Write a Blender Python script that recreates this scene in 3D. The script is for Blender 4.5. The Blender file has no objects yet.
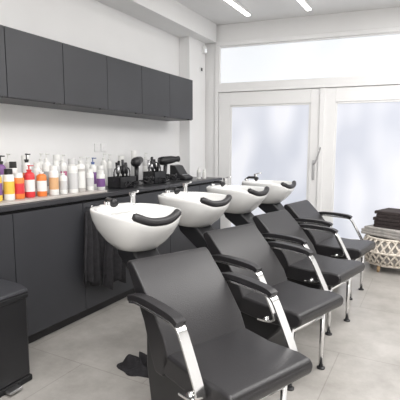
import bpy, bmesh, math, random
from mathutils import Vector, Matrix
random.seed(4)
S=bpy.context.scene
try:
    S.view_settings.view_transform='Standard'
except Exception: pass

# ---------------- materials ----------------
def mat(name,col,rough=.5,metal=0,noise=0,nscale=8,emit=0,bump=0,bscale=60,coat=0,trans=0):
    m=bpy.data.materials.new(name); m.use_nodes=True
    nt=m.node_tree; b=nt.nodes['Principled BSDF']
    c=(col[0],col[1],col[2],1)
    b.inputs['Base Color'].default_value=c
    b.inputs['Roughness'].default_value=rough
    b.inputs['Metallic'].default_value=metal
    if coat: b.inputs['Coat Weight'].default_value=coat
    if trans: b.inputs['Transmission Weight'].default_value=trans
    tc=nt.nodes.new('ShaderNodeTexCoord')
    if noise:
        n=nt.nodes.new('ShaderNodeTexNoise'); n.inputs['Scale'].default_value=nscale
        n.inputs['Detail'].default_value=6
        nt.links.new(tc.outputs['Object'],n.inputs['Vector'])
        r=nt.nodes.new('ShaderNodeValToRGB')
        r.color_ramp.elements[0].position=.3; r.color_ramp.elements[1].position=.7
        r.color_ramp.elements[0].color=tuple(max(0,x*(1-noise)) for x in col)+(1,)
        r.color_ramp.elements[1].color=tuple(min(1,x*(1+noise)) for x in col)+(1,)
        nt.links.new(n.outputs['Fac'],r.inputs['Fac']); nt.links.new(r.outputs['Color'],b.inputs['Base Color'])
    if bump:
        n2=nt.nodes.new('ShaderNodeTexNoise'); n2.inputs['Scale'].default_value=bscale
        nt.links.new(tc.outputs['Object'],n2.inputs['Vector'])
        bp=nt.nodes.new('ShaderNodeBump'); bp.inputs['Strength'].default_value=bump; bp.inputs['Distance'].default_value=.01
        nt.links.new(n2.outputs['Fac'],bp.inputs['Height']); nt.links.new(bp.outputs['Normal'],b.inputs['Normal'])
    if emit:
        b.inputs['Emission Color'].default_value=c; b.inputs['Emission Strength'].default_value=emit
    return m
M={}
M['wall']=mat('wall_paint',(.84,.84,.84),.75,noise=.015,nscale=3)
M['ceil']=mat('ceiling_paint',(.77,.77,.77),.85,noise=.01)
M['cab']=mat('cabinet_grey',(.040,.041,.047),.42,noise=.06,nscale=3)
M['cabtop']=mat('counter_dark',(.045,.045,.050),.3,noise=.1)
M['gap']=mat('shadow_gap_black',(.008,.008,.009),.8)
M['pvc']=mat('white_pvc',(.84,.84,.84),.35,noise=.01)
M['leather']=mat('black_leather',(.019,.018,.020),.36,bump=.12,bscale=220)
M['blackplastic']=mat('black_plastic',(.016,.016,.018),.4,noise=.1)
M['chrome']=mat('chrome',(.80,.80,.80),.16,metal=1,noise=.02)
M['steel']=mat('brushed_steel',(.55,.55,.56),.3,metal=1,noise=.05)
M['ceramic']=mat('white_ceramic',(.84,.84,.83),.12,coat=.5,noise=.01)
M['cloth']=mat('black_cloth',(.022,.021,.024),.95,noise=.3,nscale=30,bump=.4,bscale=150)
M['brown']=mat('brown_towel',(.042,.032,.032),.95,noise=.3,nscale=40,bump=.6,bscale=160)
M['grey_cloth']=mat('grey_blanket',(.42,.40,.38),.95,noise=.2,nscale=25,bump=.5,bscale=120)
M['cream']=mat('cream_rattan',(.66,.60,.52),.7,noise=.2,nscale=40)
M['wood']=mat('pale_wood',(.55,.38,.22),.5,noise=.2,nscale=15)
M['lamp']=mat('led_diffuser',(1,.98,.95),.4,emit=9)
M['tray']=mat('pale_stone_top',(.50,.47,.44),.4,noise=.08)

def floor_mat():
    m=bpy.data.materials.new('floor_tiles'); m.use_nodes=True; nt=m.node_tree; b=nt.nodes['Principled BSDF']
    tc=nt.nodes.new('ShaderNodeTexCoord')
    br=nt.nodes.new('ShaderNodeTexBrick'); br.offset=0.5
    br.inputs['Scale'].default_value=1; br.inputs['Brick Width'].default_value=.9; br.inputs['Row Height'].default_value=.9
    br.inputs['Mortar Size'].default_value=.003
    br.inputs['Color1'].default_value=(1,1,1,1); br.inputs['Color2'].default_value=(.95,.95,.95,1); br.inputs['Mortar'].default_value=(.74,.73,.72,1)
    nt.links.new(tc.outputs['Object'],br.inputs['Vector'])
    n=nt.nodes.new('ShaderNodeTexNoise'); n.inputs['Scale'].default_value=3.2; n.inputs['Detail'].default_value=12; n.inputs['Roughness'].default_value=.72
    nt.links.new(tc.outputs['Object'],n.inputs['Vector'])
    r=nt.nodes.new('ShaderNodeValToRGB'); r.color_ramp.elements[0].position=.30; r.color_ramp.elements[1].position=.70
    r.color_ramp.elements[0].color=(.30,.285,.265,1); r.color_ramp.elements[1].color=(.48,.46,.435,1)
    nt.links.new(n.outputs['Fac'],r.inputs['Fac'])
    mx=nt.nodes.new('ShaderNodeMixRGB'); mx.blend_type='MULTIPLY'; mx.inputs['Fac'].default_value=1
    nt.links.new(r.outputs['Color'],mx.inputs['Color1']); nt.links.new(br.outputs['Color'],mx.inputs['Color2'])
    nt.links.new(mx.outputs['Color'],b.inputs['Base Color']); b.inputs['Roughness'].default_value=.30
    return m
M['floor']=floor_mat()
def frost_mat(name,c1,c2,st):
    m=bpy.data.materials.new(name); m.use_nodes=True; nt=m.node_tree; b=nt.nodes['Principled BSDF']
    tc=nt.nodes.new('ShaderNodeTexCoord'); mp=nt.nodes.new('ShaderNodeMapping'); mp.inputs['Scale'].default_value=(1.1,1.1,.55)
    n=nt.nodes.new('ShaderNodeTexNoise'); n.inputs['Scale'].default_value=2.0; n.inputs['Detail'].default_value=1
    nt.links.new(tc.outputs['Object'],mp.inputs['Vector']); nt.links.new(mp.outputs['Vector'],n.inputs['Vector'])
    r=nt.nodes.new('ShaderNodeValToRGB'); r.color_ramp.elements[0].position=.35; r.color_ramp.elements[1].position=.65
    r.color_ramp.elements[0].color=c1+(1,); r.color_ramp.elements[1].color=c2+(1,)
    nt.links.new(n.outputs['Fac'],r.inputs['Fac'])
    b.inputs['Base Color'].default_value=(.2,.2,.22,1); b.inputs['Roughness'].default_value=.45
    nt.links.new(r.outputs['Color'],b.inputs['Emission Color']); b.inputs['Emission Strength'].default_value=st
    return m
M['frost']=frost_mat('frosted_glass_daylit',(.52,.55,.62),(.78,.79,.83),.95)
M['frost2']=frost_mat('frosted_transom_daylit',(.75,.78,.80),(.82,.84,.86),1.0)

# ---------------- mesh helpers ----------------
def link(o,parent=None):
    S.collection.objects.link(o)
    if parent: o.parent=parent
    return o
def empty(name,loc=(0,0,0),rotz=0,sc=1):
    e=bpy.data.objects.new(name,None); e.empty_display_size=.1
    e.location=loc; e.rotation_euler=(0,0,rotz); e.scale=(sc,sc,sc); return link(e)
def mk(name,verts,faces,m,parent=None,smooth=False,bev=0,seg=2,midx=None,sub=0):
    me=bpy.data.meshes.new(name); me.from_pydata([tuple(v) for v in verts],[],faces)
    for x in (m if isinstance(m,list) else [m]): me.materials.append(M[x] if isinstance(x,str) else x)
    if midx:
        for p,i in zip(me.polygons,midx): p.material_index=i
    bm=bmesh.new(); bm.from_mesh(me); bmesh.ops.recalc_face_normals(bm,faces=bm.faces); bm.to_mesh(me); bm.free()
    if smooth or bev or sub:
        for p in me.polygons: p.use_smooth=True
    o=bpy.data.objects.new(name,me); link(o,parent)
    if bev:
        b=o.modifiers.new('bevel','BEVEL'); b.width=bev; b.segments=seg; b.limit_method='ANGLE'; b.angle_limit=math.radians(35); b.harden_normals=True
    if sub:
        s=o.modifiers.new('sub','SUBSURF'); s.levels=sub; s.render_levels=sub
    return o
BF=[(0,1,2,3),(7,6,5,4),(0,4,5,1),(1,5,6,2),(2,6,7,3),(3,7,4,0)]
def box(name,x0,x1,y0,y1,z0,z1,m,parent=None,bev=0,seg=2):
    v=[(x0,y0,z0),(x1,y0,z0),(x1,y1,z0),(x0,y1,z0),(x0,y0,z1),(x1,y0,z1),(x1,y1,z1),(x0,y1,z1)]
    return mk(name,v,BF,m,parent,bev=bev,seg=seg)
def prism(name,prof,y0,y1,m,parent=None,bev=0,seg=3):
    n=len(prof); v=[(x,y0,z) for x,z in prof]+[(x,y1,z) for x,z in prof]
    f=[tuple(range(n)),tuple(range(2*n-1,n-1,-1))]+[(i,(i+1)%n,n+(i+1)%n,n+i) for i in range(n)]
    return mk(name,v,f,m,parent,bev=bev,seg=seg)
def strip(name,pts,y,w,t,m,parent=None,bev=.003):
    top=[];bot=[]
    for i,p in enumerate(pts):
        a=Vector(pts[max(0,i-1)]);b=Vector(pts[min(len(pts)-1,i+1)]); d=(b-a).normalized(); n=Vector((-d.y,d.x))
        top.append((p[0]+n.x*t/2,p[1]+n.y*t/2)); bot.append((p[0]-n.x*t/2,p[1]-n.y*t/2))
    v=[];f=[];
    for tt,bb in zip(top,bot):
        v+=[(tt[0],y-w/2,tt[1]),(tt[0],y+w/2,tt[1]),(bb[0],y+w/2,bb[1]),(bb[0],y-w/2,bb[1])]
    k=len(pts)
    for i in range(k-1):
        for j in range(4):
            f.append((4*i+j,4*i+(j+1)%4,4*i+4+(j+1)%4,4*i+4+j))
    f+=[(0,1,2,3),(4*k-1,4*k-2,4*k-3,4*k-4)]
    return mk(name,v,f,m,parent,bev=bev)
def smoothpath(pts,it=2):
    for _ in range(it):
        q=[pts[0]]
        for a,b in zip(pts,pts[1:]):
            q.append(tuple(a[i]*.75+b[i]*.25 for i in range(len(a)))); q.append(tuple(a[i]*.25+b[i]*.75 for i in range(len(a))))
        q.append(pts[-1]); pts=q
    return pts
def tube(name,pts,r,m,parent=None,n=10,cyc=False):
    P=[Vector(p) for p in pts]; v=[];f=[]
    rr=r if isinstance(r,(list,tuple)) else [r]*len(P)
    up=Vector((.03,.02,1))
    for i,p in enumerate(P):
        d=(P[min(i+1,len(P)-1)]-P[max(i-1,0)]).normalized()
        ref=up if abs(d.dot(up.normalized()))<.97 else Vector((1,.1,0))
        a=d.cross(ref).normalized(); b=d.cross(a).normalized()
        for j in range(n):
            t=2*math.pi*j/n; v.append(p+(a*math.cos(t)+b*math.sin(t))*rr[i])
    for i in range(len(P)-1):
        for j in range(n): f.append((i*n+j,i*n+(j+1)%n,(i+1)*n+(j+1)%n,(i+1)*n+j))
    f.append(tuple(range(n))); f.append(tuple(range(len(P)*n-1,(len(P)-1)*n-1,-1)))
    return mk(name,v,f,m,parent,smooth=True)
def lathe(name,prof,m,parent=None,loc=(0,0,0),n=24,mi=None,sx=1,sy=1):
    v=[];f=[];idx=[]
    for r,z in prof:
        for j in range(n):
            t=2*math.pi*j/n; v.append((loc[0]+r*sx*math.cos(t),loc[1]+r*sy*math.sin(t),loc[2]+z))
    for i in range(len(prof)-1):
        for j in range(n):
            f.append((i*n+j,i*n+(j+1)%n,(i+1)*n+(j+1)%n,(i+1)*n+j)); idx.append(mi[i] if mi else 0)
    f.append(tuple(range(n))); idx.append(mi[0] if mi else 0)
    f.append(tuple(range(len(prof)*n-1,(len(prof)-1)*n-1,-1))); idx.append(mi[-1] if mi else 0)
    o=mk(name,v,f,m,parent,smooth=True,midx=idx)
    e=o.modifiers.new('es','EDGE_SPLIT'); e.split_angle=math.radians(40)
    return o

# ---------------- room ----------------
CZ=2.92
box('floor',-3.0,2.4,-2.7,6.3,-.1,0,'floor')
box('ceiling',-3.0,2.4,-2.7,6.3,CZ,CZ+.1,'ceil')
box('wall_left',-3.0,-2.85,-2.6,6.0,0,CZ,'wall')
box('wall_right',2.2,2.35,-2.6,6.2,0,CZ,'wall')
box('wall_front',-2.85,2.2,-2.6,-2.45,0,CZ,'wall')
box('trim_1',-2.85,-2.55,-2.45,5.13,2.69,CZ,'ceil',bev=.004)
box('wall_pillar',-2.85,-2.70,4.68,5.1,0,2.69,'wall',bev=.003)
P0=Vector((-2.70,5.15)); ang=math.radians(9.2)
D=Vector((math.cos(ang),math.sin(ang))); N=Vector((math.sin(ang),-math.cos(ang))) # N toward room
def wbox(name,s0,s1,n0,n1,z0,z1,m,parent=None,bev=0):
    v=[]
    for z in (z0,z1):
        for s,n in ((s0,n0),(s1,n0),(s1,n1),(s0,n1)):
            p=P0+D*s+N*n; v.append((p.x,p.y,z))
    return mk(name,v,BF,m,parent,bev=bev)
DR=2.88; DT=2.05
wb=empty('wall_back')
wbox('wall_back_left_part',-.16,.12,-.15,0,0,CZ,'wall',wb)
wbox('wall_back_right_part',DR,4.98,-.15,0,0,CZ,'wall',wb)
wbox('wall_back_header',.12,DR,-.15,0,2.70,CZ,'wall',wb)
# transom window
w=empty('window_1')
wbox('frame_top',.12,DR,-.10,.02,2.645,2.70,'pvc',w,.004)
wbox('frame_bottom',.12,DR,-.10,.02,2.10,2.165,'pvc',w,.004)
wbox('frame_left',.12,.185,-.10,.02,2.165,2.645,'pvc',w,.004)
wbox('frame_right',DR-.065,DR,-.10,.02,2.165,2.645,'pvc',w,.004)
wbox('bead_top',.185,DR-.065,-.05,-.005,2.63,2.645,'pvc',w,.002)
wbox('bead_bottom',.185,DR-.065,-.05,-.005,2.165,2.18,'pvc',w,.002)
wbox('frosted_pane',.185,DR-.065,-.06,-.045,2.165,2.645,'frost2',w)
# door frame
t=empty('trim_2')
wbox('jamb_left',.12,.165,-.10,.03,0,2.10,'pvc',t,.004)
wbox('jamb_right',DR-.045,DR,-.10,.03,0,2.10,'pvc',t,.004)
wbox('head',.165,DR-.045,-.10,.03,2.055,2.10,'pvc',t,.004)
def door(name,s0,s1,hs):
    e=empty(name); z0,z1=.012,2.05
    gs0,gs1=s0+.155,s1-.135
    wbox('stile_left',s0,gs0,-.06,.01,z0,z1,'pvc',e,.004)
    wbox('stile_right',gs1,s1,-.06,.01,z0,z1,'pvc',e,.004)
    wbox('rail_top',gs0,gs1,-.06,.01,1.88,z1,'pvc',e,.004)
    wbox('rail_bottom',gs0,gs1,-.06,.01,z0,.17,'pvc',e,.004)
    # glazing beads
    for nm,a,b,c,d in (('bead_l',gs0,gs0+.022,.17,1.88),('bead_r',gs1-.022,gs1,.17,1.88),('bead_t',gs0,gs1,1.858,1.88),('bead_b',gs0,gs1,.17,.192)):
        wbox(nm,a,b,-.04,.0,c,d,'pvc',e,.003)
    wbox('frosted_pane',gs0,gs1,-.035,-.02,.17,1.88,'frost',e)
    return e
d1=door('door_1',.17,1.497,0)
wbox('meeting_stile',1.472,1.53,.011,.03,.012,2.05,'pvc',d1,.005)
d2=door('door_2',1.503,2.83,0)
def wp(s,n,z):
    p=P0+D*s+N*n; return (p.x,p.y,z)
h=empty('door_handle')
wbox('lock_plate',1.405,1.435,.012,.02,.92,1.17,'steel',h,.003)
tube('handle_neck',[wp(1.42,.012,1.12),wp(1.42,.07,1.12)],.010,'steel',h)
tube('lever',smoothpath([wp(1.42,.07,1.12),wp(1.44,.075,1.14),wp(1.475,.075,1.24),wp(1.50,.075,1.33)]),.010,'steel',h)
lathe('cylinder_lock',[(.001,0),(.012,0),(.012,.006),(.001,.006)],'steel',h,loc=wp(1.42,.02,.97))
ms=empty('motion_sensor'); 
box('sensor_body',-2.699,-2.655,5.0,5.06,2.55,2.64,'pvc',ms,.008)
box('sensor_lens',-2.656,-2.648,5.01,5.05,2.56,2.60,'frost2',ms,.003)
sw=empty('thermostat'); box('plate',-2.70,-2.685,4.94,5.0,2.30,2.37,'pvc',sw,.003); box('display',-2.686,-2.682,4.95,4.99,2.315,2.355,'blackplastic',sw,.001)
# skirting
wbox('baseboard_back',DR+.002,4.9,.001,.014,0,.08,'pvc',bev=.003)
box('baseboard_right',2.186,2.199,-2.4,5.8,0,.08,'pvc',bev=.003)

# ---------------- upper cabinets ----------------
uc=empty('wall_cabinet')
box('carcass',-2.849,-2.52,-.09,4.41,1.645,2.10,'cab',uc)
y=-.09
for k in range(9):
    box('door_panel_%d'%k,-2.519,-2.50,y+.003,y+.497,1.65,2.105,'cab',uc,.0015)
    box('finger_pull_%d'%k,-2.515,-2.494,y+.40,y+.46,1.640,1.652,'blackplastic',uc,.001)
    y+=.5
# ---------------- lower cabinets ----------------
lc=empty('base_cabinet')
box('carcass',-2.849,-2.27,-.09,4.66,.08,.925,'gap',lc)
box('plinth',-2.849,-2.31,-.09,4.66,0,.08,'blackplastic',lc)
ys=[-.09,.51,1.11,1.71,2.31,2.91,3.51,4.11,4.66]
for k in range(8):
    box('front_%d'%k,-2.27,-2.25,ys[k]+.003,ys[k+1]-.003,.085,.905,'cab',lc,.0015)
box('worktop',-2.849,-2.235,-.10,4.67,.928,.96,'cabtop',lc,.003)
tr=box('display_shelf',-2.80,-2.262,1.2,2.60,.961,.978,'tray',bev=.004)

# ---------------- bottles ----------------
def c(r,g,b): return mat('plastic_%d%d%d'%(r*99,g*99,b*99),(r,g,b),.35,noise=.03)
W=c(.80,.80,.78);OR=c(.80,.22,.05);RD=c(.66,.04,.05);YE=c(.80,.52,.08);PK=c(.60,.20,.33);PU=c(.20,.09,.27);BK=c(.02,.02,.02);GR=c(.35,.36,.37);LG=c(.6,.6,.6);BL=c(.1,.15,.35);TE=c(.70,.42,.22);SI=c(.5,.48,.46)
bt=empty('hair_product_bottles')
def bottle(i,x,y,z,r,hh,body,label,cap,kind,par=None):
    nm='bottle_%02d'%i
    par=par or bt
    mats=[body,label,cap]
    pr=[(r*.9,0),(r,.006),(r,hh*.18),(r*1.01,hh*.2),(r*1.01,hh*.6),(r,hh*.62),(r,hh*.76),(r*.85,hh*.82),(r*.42,hh*.86),(r*.42,hh*.89)]
    mi=[0,0,0,1,0,0,0,0,2]
    if kind=='pump':
        pr+=[(r*.5,hh*.89),(r*.5,hh*.94),(r*.14,hh*.945),(r*.14,hh*1.06),(r*.3,hh*1.06),(r*.3,hh*1.09),(.001,hh*1.09)]
        mi+=[2]*7
    elif kind=='cap':
        pr=pr[:8]+[(r*.8,hh*.825),(r*.78,hh*.99),(r*.7,hh),(.001,hh)]; mi=[0,0,0,1,0,0,0,2,2,2,2,2]
    elif kind=='cyl':
        pr=[(r*.95,0),(r,.005),(r,hh*.12),(r*1.005,hh*.14),(r*1.005,hh*.74),(r,hh*.76),(r,hh*.83),(r*1.03,hh*.83),(r*1.03,hh*.98),(r*.95,hh),(.001,hh)]
        mi=[0,0,0,1,0,0,2,2,2,2,2]
    while len(mi)<len(pr): mi.append(2)
    lathe(nm,pr,mats,par,loc=(x,y,z),n=20,mi=mi)
    if kind=='pump':
        box(nm+'_nozzle',x-.005,x+r*1.25,y-.006,y+.006,z+hh*1.055,z+hh*1.085,cap,par,.002)
Z=.979
i=0
front=[(1.62,.03,.20,W,PU,YE,'cap'),(1.70,.032,.19,YE,PU,BK,'cap'),(1.78,.033,.20,W,YE,BK,'cap'),(1.86,.036,.17,OR,RD,W,'cap'),(1.95,.034,.20,RD,W,RD,'pump'),
 (2.04,.034,.18,OR,W,W,'pump'),(2.13,.033,.21,W,TE,W,'cap'),(2.22,.03,.16,W,LG,W,'pump'),(2.32,.036,.20,W,LG,W,'cyl'),(2.42,.036,.21,SI,W,W,'cyl'),(2.51,.03,.17,W,LG,W,'cap')]
for (yy,r,hh,a,b,cc,k) in front:
    bottle(i,-2.36+random.uniform(-.02,.02),yy,Z,r,hh,a,b,cc,k); i+=1
back=[(1.66,.03,.24,PU,YE,YE,'cap'),(1.75,.032,.25,W,YE,W,'pump'),(1.84,.032,.26,PU,W,BK,'pump'),(1.93,.03,.24,W,OR,BK,'cap'),(2.02,.03,.27,W,OR,BK,'pump'),(2.11,.03,.23,W,LG,W,'cap'),(2.20,.032,.27,W,GR,W,'pump'),
 (2.29,.03,.24,LG,W,W,'cap'),(2.38,.03,.26,W,PK,W,'pump'),(2.47,.03,.25,W,W,LG,'cyl'),(2.55,.03,.24,W,LG,W,'pump')]
for (yy,r,hh,a,b,cc,k) in back:
    bottle(i,-2.50+random.uniform(-.02,.02),yy,Z,r,hh,a,b,cc,k); i+=1
for (yy,r,hh,a,b,cc,k) in [(1.71,.03,.26,W,LG,W,'cap'),(1.85,.03,.28,W,YE,W,'cyl'),(1.99,.03,.27,SI,W,W,'pump'),(2.14,.03,.28,W,LG,W,'cyl'),(2.28,.03,.27,W,W,W,'pump'),(2.44,.03,.28,LG,W,W,'cyl')]:
    bottle(i,-2.64,yy,Z,r,hh,a,b,cc,k); i+=1
for (xx,yy,r,hh,a,b,cc,k) in [(-2.40,2.68,.035,.17,W,PU,W,'cap'),(-2.52,2.72,.03,.25,W,PU,BL,'pump'),(-2.58,2.64,.03,.25,W,LG,W,'cap'),(-2.66,2.80,.03,.25,W,W,W,'pump'),(-2.56,2.86,.03,.20,W,LG,W,'cyl'),
   (-2.66,3.02,.03,.28,W,W,W,'pump'),(-2.70,3.14,.028,.27,W,LG,W,'pump'),(-2.70,3.32,.03,.28,W,W,W,'cyl'),(-2.72,3.55,.032,.33,W,LG,W,'cyl'),(-2.70,3.72,.03,.28,LG,W,W,'pump')]:
    bottle(i,xx,yy,.961,r,hh,a,b,cc,k); i+=1
pb2=empty('pump_bottle')
bottle(0,-2.36,4.30,.961,.025,.13,W,LG,W,'pump',pb2)
bottle(1,-2.33,4.38,.961,.022,.11,W,W,W,'cap',pb2)

# tool caddies on worktop
def caddy(y0,y1,x0,x1,hh):
    e=empty('hair_tool_caddy'); z=.961
    box('base',x0,x1,y0,y1,z,z+.008,'blackplastic',e)
    for nm,a in (('s1',(x0,x0+.008,y0,y1)),('s2',(x1-.008,x1,y0,y1)),('s3',(x0,x1,y0,y0+.008)),('s4',(x0,x1,y1-.008,y1)),('divider',(x0,x1,(y0+y1)/2-.004,(y0+y1)/2+.004))):
        box(nm,*a,z,z+hh,'blackplastic',e,.002)
    xm=(x0+x1)/2
    tube('handle',smoothpath([(xm,y0+.004,z+hh*.6),(xm,y0+.004,z+hh+.09),(xm,y1-.004,z+hh+.09),(xm,y1-.004,z+hh*.6)]),.006,'blackplastic',e)
    for j in range(9):
        yy=y0+.03+(y1-y0-.06)*j/8; dx=random.uniform(-.02,.02); dy=random.uniform(-.02,.02); L=random.uniform(.07,.15)
        tube('brush_%d'%j,[(xm+dx*.3,yy,z+.01),(xm+dx,yy+dy,z+hh+.02),(xm+dx*1.2,yy+dy*1.3,z+hh+.03),(xm+dx*1.5,yy+dy*2,z+hh+L)],[.006,.006,.015,.012],random.choice(['blackplastic','steel','blackplastic','cab']),e)
    # coiled cable draped over the front of the caddy
    pts=[]
    for q in range(70):
        t=q*.42; yy=y0+.03+(y1-y0-.06)*(.5+.5*math.sin(q*.11))
        pts.append((x1+.035+.022*math.cos(t),yy+.035*math.sin(t*.9),z+.010+.045*abs(math.sin(q*.13))))
    tube('cable',pts,.005,'blackplastic',e,6)
    return e
caddy(2.88,3.11,-2.50,-2.36,.10)
caddy(3.46,3.67,-2.54,-2.40,.12)
def dryer(x,y,rot):
    e=empty('hair_dryer',(x,y,.961),rot,1.1)
    tube('barrel',[(0,-.09,.20),(0,-.05,.20),(0,.05,.21),(0,.11,.215),(0,.14,.217)],[.036,.043,.038,.026,.030],'blackplastic',e,16)
    tube('grip',[(0,-.02,.17),(0,-.035,.03)],[.02,.016],'blackplastic',e,12)
    lathe('stand_base',[(.06,0),(.06,.012),(.02,.02),(.018,.035),(.001,.036)],'blackplastic',e,loc=(0,-.035,0))
    pts=[]
    for q in range(60):
        t=q*.45; rr=.045+.02*math.sin(q*.37)
        pts.append((.10+rr*math.cos(t)*.8,-.02+rr*1.2*math.sin(t)+.02*math.sin(q*.2),.012+.0009*q+.02*math.sin(q*.9)**2))
    tube('cable',smoothpath([(0,-.035,.03),(.04,-.04,.05)]+pts,1),.005,'blackplastic',e,6)
dryer(-2.47,3.27,.45); dryer(-2.49,3.83,-.35)
def appliance(x,y):
    e=empty('hair_steamer',(x,y,.961))
    prism('body',[(-.11,0),(.09,0),(.10,.03),(.02,.07),(-.04,.16),(-.11,.17)],-.09,.09,'blackplastic',e,.012)
    box('panel',.0,.05,-.06,.06,.055,.062,'steel',e,.002)
appliance(-2.48,4.12)

# power sockets
so=empty('wall_socket')
for k in range(2):
    box('plate_%d'%k,-2.849,-2.838,3.10+k*.09,3.18+k*.09,1.28,1.36,'pvc',so,.003)
    lathe('well_%d'%k,[(.012,0),(.012,.002),(.001,.002)],'pvc',so,loc=(0,0,0),n=16).matrix_local=Matrix.Translation((-2.838,3.14+k*.09,1.32))@Matrix.Rotation(math.pi/2,4,'Y')

# ---------------- hanging capes ----------------
def drape(name,x,y0,y1,z0,z1,folds,depth,m,ph=0):
    nu,nv=48,14; v=[];f=[]
    for side in (0,1):
        for j in range(nv+1):
            q=j/nv; z=z1+(z0-z1)*q
            for i in range(nu+1):
                p=i/nu; wdt=.45+.55*min(1,q*1.6)
                yc=(y0+y1)/2; yy=yc+(p-.5)*(y1-y0)*wdt
                xx=x+depth*(.5+.5*math.sin(p*folds*2*math.pi+ph+q*1.3))*(.35+.65*q)+side*.012+.015*math.sin(q*3)
                zz=z+ (0.03*math.sin(p*9+ph) if j==nv else 0)-.05*abs(p-.5)*(1-q)
                v.append((xx,yy,zz))
    L=(nu+1)*(nv+1)
    for s in (0,1):
        for j in range(nv):
            for i in range(nu):
                a=s*L+j*(nu+1)+i; f.append((a,a+1,a+nu+2,a+nu+1))
    for i in range(nu):
        f.append((i,i+1,L+i+1,L+i)); a=nv*(nu+1)+i; f.append((a,a+1,L+a+1,L+a))
    for j in range(nv):
        a=j*(nu+1); f.append((a,a+nu+1,L+a+nu+1,L+a)); a+=nu; f.append((a,a+nu+1,L+a+nu+1,L+a))
    return mk(name,v,f,m,None,smooth=True)
ca=empty('hairdressing_cape')
for k,(a,b,z0,z1,fo) in enumerate([(2.22,2.46,.30,.86,3.3),(2.40,2.66,.24,.84,2.6)]):
    o=drape('cape_cloth_%d'%k,-2.225+.03*k,a,b,z0,z1,fo,.055,'cloth',k*1.7); o.parent=ca
    tube('hook_%d'%k,[(-2.249,(a+b)/2,z1+.01),(-2.20,(a+b)/2,z1+.01),(-2.185,(a+b)/2,z1+.03)],.006,'chrome',ca)

# cloth on floor
def crumple(name,cx,cy,rx,ry,hh,m,seed):
    random.seed(seed); n=34; v=[];f=[]
    ph=[random.uniform(0,6) for _ in range(6)]
    rings=12
    for j in range(rings+1):
        q=j/rings
        for i in range(n):
            t=2*math.pi*i/n
            rad=q*(1+.16*math.sin(2*t+ph[0])+.10*math.sin(5*t+ph[1]))
            z=.004+hh*(1-q**2)*(.55+.3*math.sin(3*t+ph[2]+q*5)+.3*math.sin(7*q+ph[3]+2*t))
            v.append((cx+rx*rad*math.cos(t),cy+ry*rad*math.sin(t),max(.004,z)))
    for j in range(rings):
        for i in range(n): f.append((j*n+i,j*n+(i+1)%n,(j+1)*n+(i+1)%n,(j+1)*n+i))
    b=len(v)
    for i in range(n):
        vv=v[rings*n+i]; v.append((vv[0],vv[1],0.0))
    for i in range(n): f.append((rings*n+i,rings*n+(i+1)%n,b+(i+1)%n,b+i))
    f.append(tuple(b+i for i in range(n)))
    return mk(name,v,f,m,smooth=True)
crumple('black_towel',-1.46,1.92,.12,.10,.09,'cloth',3)

# ---------------- pedal bin ----------------
pb=empty('pedal_bin')
box('body',-2.20,-1.925,1.24,1.53,.03,.50,'blackplastic',pb,.02,4)
box('foot_rim',-2.205,-1.92,1.235,1.535,0,.035,'gap',pb,.008)
box('collar',-2.205,-1.92,1.235,1.535,.485,.515,'blackplastic',pb,.008)
prism('lid',[(-2.205,.515),(-1.92,.515),(-1.925,.535),(-1.98,.555),(-2.14,.56),(-2.20,.545)],1.235,1.535,'cab',pb,.01)
box('pedal',-1.92,-1.87,1.35,1.43,.015,.03,'steel',pb,.004)

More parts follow.
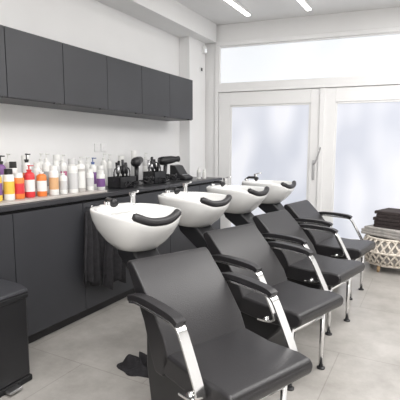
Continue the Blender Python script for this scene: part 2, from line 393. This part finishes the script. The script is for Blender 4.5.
# ---------------- shampoo units ----------------
def ring(cx,a,b,z,p,n,dip):
    out=[]
    for j in range(n):
        t=2*math.pi*j/n; ct,st=math.cos(t),math.sin(t)
        x=cx+a*math.copysign(abs(ct)**(2/p),ct); y=b*math.copysign(abs(st)**(2/p),st)
        tt=t if t<math.pi else t-2*math.pi
        out.append((x,y,z-dip*math.exp(-(tt/.55)**2)))
    return out
def wash_unit(x,y,rot,cx=-.87):
    e=empty('shampoo_chair_with_basin',(x,y,0),math.radians(rot))
    # seat cushion
    W2=.225
    seat=[(-.26,.43),(-.24,.465),(-.05,.455),(.11,.468),(.165,.462),(.182,.438),(.172,.400),(.13,.375),(-.05,.355),(-.25,.365)]
    prism('seat',seat,-W2,W2,'leather',e,.018,4)
    # backrest: reclined padded panel
    bk=[(-.20,.44),(-.245,.53),(-.355,.66),(-.485,.785),(-.51,.80),(-.54,.79),(-.545,.77),(-.48,.67),(-.40,.55),(-.35,.43),(-.31,.35),(-.25,.35)]
    prism('backrest',bk,-.225,.225,'leather',e,.016,4)
    # body shell beneath
    body=[(-.46,.60),(-.37,.60),(-.26,.39),(.04,.362),(.00,.30),(-.10,.20),(-.14,.0),(-.40,.0),(-.46,.30)]
    prism('body_shell',body,-.18,.18,'blackplastic',e,.02,3)
    # front legs
    for s in (-1,1):
        tube('front_leg_%d'%s,[(.08,s*.16,.375),(.08,s*.16,.006)],.014,'chrome',e,12)
        lathe('leg_foot_%d'%s,[(.024,0),(.024,.008),(.014,.014),(.001,.015)],'blackplastic',e,loc=(.08,s*.16,0))
    tube('leg_crossbar',[(.08,-.16,.33),(.08,.16,.33)],.012,'chrome',e,12)
    # armrests
    for s in (-1,1):
        yy=s*.258
        path=smoothpath([(-.43,.640),(-.36,.655),(-.12,.650),(-.075,.643),(-.05,.61),(.045,.44),(.05,.415),(.015,.395),(-.06,.39)],2)
        strip('arm_bar_%d'%s,path,yy,.044,.011,'chrome',e,.002)
        strip('arm_pad_%d'%s,smoothpath([(-.44,.655),(-.36,.676),(-.22,.676),(-.10,.668),(-.07,.652)],2),yy,.046,.026,'leather',e,.009)
        tube('arm_stud_rear_%d'%s,[(-.40,s*.21,.647),(-.40,s*.258,.647)],.012,'chrome',e)
        tube('arm_stud_front_%d'%s,[(-.02,s*.20,.395),(-.02,s*.262,.395)],.012,'chrome',e)
    # basin
    n=56; A=.255; B=.212
    prof=[(0,.40,.40,.765,2.2,0),(0,.50,.52,.772,2.3,0),(0,.70,.72,.815,2.5,0),(0,.86,.88,.87,2.7,.01),(0,.96,.97,.92,2.8,.03),(0,1.0,1.0,.955,2.8,.045),(0,1.01,1.01,.972,2.8,.05),(0,.99,.99,.980,2.8,.052),
      (.012,.93,.93,.980,2.7,.052),(.018,.87,.89,.970,2.6,.05),(.022,.84,.86,.93,2.6,.035),(.02,.74,.76,.86,2.5,.01),(.015,.55,.57,.82,2.3,0),(.01,.25,.25,.80,2,0),(.01,.06,.06,.795,2,0)]
    v=[];f=[]
    for (dx,a,b,z,p,dip) in prof: v+=ring(cx+dx,A*a,B*b,z,p,n,dip)
    for i in range(len(prof)-1):
        for j in range(n): f.append((i*n+j,i*n+(j+1)%n,(i+1)*n+(j+1)%n,(i+1)*n+j))
    f.append(tuple(range(n))); k=len(prof); f.append(tuple(range(k*n-1,(k-1)*n-1,-1)))
    mk('basin_bowl',v,f,'ceramic',e,smooth=True)
    r0=cx-A
    mk('basin_deck',[(r0,-.11,.935),(r0+.08,-.11,.935),(r0+.08,.11,.935),(r0,.11,.935),(r0+.007,-.10,.986),(r0+.07,-.10,.986),(r0+.07,.10,.986),(r0+.007,.10,.986)],BF,'ceramic',e,bev=.012,seg=3)
    lathe('drain',[(.028,0),(.028,.004),(.012,.006),(.001,.006)],'chrome',e,loc=(cx+.01,0,.798))
    # neck cushion following the rim dip
    pts=[];rr=[]
    for q in range(-9,10):
        t=q/9*.62; ct,st=math.cos(t),math.sin(t)
        xx=cx+A*.955*abs(ct)**(2/2.8)+.004; yy=B*.955*math.copysign(abs(st)**(2/2.8),st)
        pts.append((xx,yy,.993-.052*math.exp(-(t/.55)**2))); rr.append(.022 if abs(q)<9 else .012)
    tube('neck_cushion',pts,rr,'leather',e,12)
    # tap + hand shower
    lathe('tap_body',[(.022,0),(.022,.01),(.017,.012),(.017,.055),(.02,.058),(.02,.075),(.001,.08)],'chrome',e,loc=(r0+.05,.10,.972))
    tube('tap_lever',[(r0+.05,.10,1.045),(r0+.12,.10,1.06)],.006,'chrome',e)
    lathe('shower_holder',[(.018,0),(.018,.02),(.012,.03),(.001,.03)],'chrome',e,loc=(r0+.04,-.06,.98))
    tube('shower_head',[(r0+.02,-.06,.995),(r0+.07,-.07,1.02),(r0+.14,-.075,1.02),(r0+.17,-.08,1.005)],[.009,.012,.014,.024],'blackplastic',e,12)
    # cantilever bracket carrying the basin from the chair body
    prism('basin_bracket',[(cx-.10,.775),(cx+.10,.775),(-.56,.62),(-.45,.55),(-.42,.32),(-.47,.26),(-.53,.40),(-.62,.54),(cx-.07,.72)],-.075,.075,'blackplastic',e,.015,3)
    tube('water_hose',smoothpath([(cx-.02,.03,.765),(cx+.05,.05,.62),(-.62,.06,.42),(-.50,.05,.18),(-.44,.03,.03)]),.011,'steel',e)
    return e
for (x,y,r,cx) in ((-.62,1.50,-23,-.85),(-.635,2.32,-18,-.87),(-.61,3.12,-13,-.86),(-.61,3.93,-9,-.83)):
    wash_unit(x,y,r,cx)

# ---------------- rattan basket with towels ----------------
rb=empty('rattan_basket_stool',(-.31,5.00,0))
def R(z): return .27+.05*math.sin(math.pi*(z-.08)/.28)
n=26
for s in (1,-1):
    for k in range(n):
        t0=2*math.pi*k/n; pts=[]
        for q in range(9):
            z=.09+.26*q/8; t=t0+s*.55*q/8; r=R(z)+s*.004; pts.append((r*math.cos(t),r*math.sin(t),z))
        tube('weave_%d_%d'%(s,k),pts,.011,'cream',rb,6)
for z in (.085,.22,.355):
    pts=[(R(z)*math.cos(2*math.pi*q/40),R(z)*math.sin(2*math.pi*q/40),z) for q in range(41)]
    tube('hoop_%d'%(z*1000),pts,.015,'cream',rb,8)
lathe('inner_liner',[(.25,.08),(.255,.10),(.29,.22),(.255,.345),(.25,.35)],'grey_cloth',rb)
for k in range(4):
    t=math.pi/4+k*math.pi/2+.3
    tube('leg_%d'%k,[(.24*math.cos(t),.24*math.sin(t),.10),(.26*math.cos(t),.26*math.sin(t),0.003)],[.022,.015],'wood',rb,10)
def folded(name,cx,cy,z,hx,hy,hh,layers,m,rot=0):
    e=empty(name,(cx,cy,z),rot)
    th=hh/layers
    for k in range(layers):
        dx=random.uniform(-.012,.012); ax=hx+random.uniform(-.018,.018)
        pr=[]
        for q in range(7):
            t=math.pi/2-math.pi*q/6; pr.append((ax+th*.48*math.cos(t)+dx,(k+.5)*th+th*.48*math.sin(t)))
        for q in range(5):
            pr.append((-ax+dx,(k+.5)*th-th*.48+th*.96*q/4))
        wob=random.uniform(-.012,.012)
        prism('fold_%d'%k,pr,-hy+wob,hy+wob,m,e,.008,3)
    return e
folded('folded_blanket',-.31,5.00,.372,.24,.21,.09,3,'grey_cloth',-.5)
folded('folded_brown_towel',-.28,5.00,.463,.18,.17,.18,5,'brown',-.35)

# ---------------- ceiling lamps ----------------
def led(name,x,y0,y1):
    e=empty(name)
    box('housing',x-.03,x+.03,y0,y1,2.885,CZ-.001,'pvc',e,.002)
    box('diffuser',x-.025,x+.025,y0+.01,y1-.01,2.878,2.886,'lamp',e)
led('linear_ceiling_lamp',-2.0,3.0,4.88)
led('linear_ceiling_lamp',-1.32,3.2,5.03)
led('linear_ceiling_lamp',-.6,.2,3.0)  # this lamp and the next are out of view, added for room fill
led('linear_ceiling_lamp',.9,.2,5.0)
def area(name,loc,sx,sy,pw,rot=(0,0,0),col=(1,.98,.96)):
    l=bpy.data.lights.new(name,'AREA'); l.shape='RECTANGLE'; l.size=sx; l.size_y=sy; l.energy=pw; l.color=col
    o=bpy.data.objects.new(name,l); o.location=loc; o.rotation_euler=rot; link(o); return o
area('ceiling_fill_light',(-.4,.6,2.87),1.6,2.6,88)  # area fills added under the ceiling to brighten the room, no panel fitting
area('ceiling_fill_light',(.6,-1.2,2.87),1.6,1.6,58)
area('ceiling_fill_light',(.7,3.6,2.87),1.6,2.6,85)
wd=bpy.data.worlds.new('world'); S.world=wd; wd.use_nodes=True
wd.node_tree.nodes['Background'].inputs[0].default_value=(.8,.85,.9,1); wd.node_tree.nodes['Background'].inputs[1].default_value=.6

# ---------------- camera ----------------
cd=bpy.data.cameras.new('camera'); cd.sensor_width=36; cd.lens=37.98; cd.clip_start=.02
co=bpy.data.objects.new('camera',cd); link(co); co.location=(0,0,1.3)
co.rotation_euler=(math.radians(90-6.8),0,math.radians(28.6)); S.camera=co
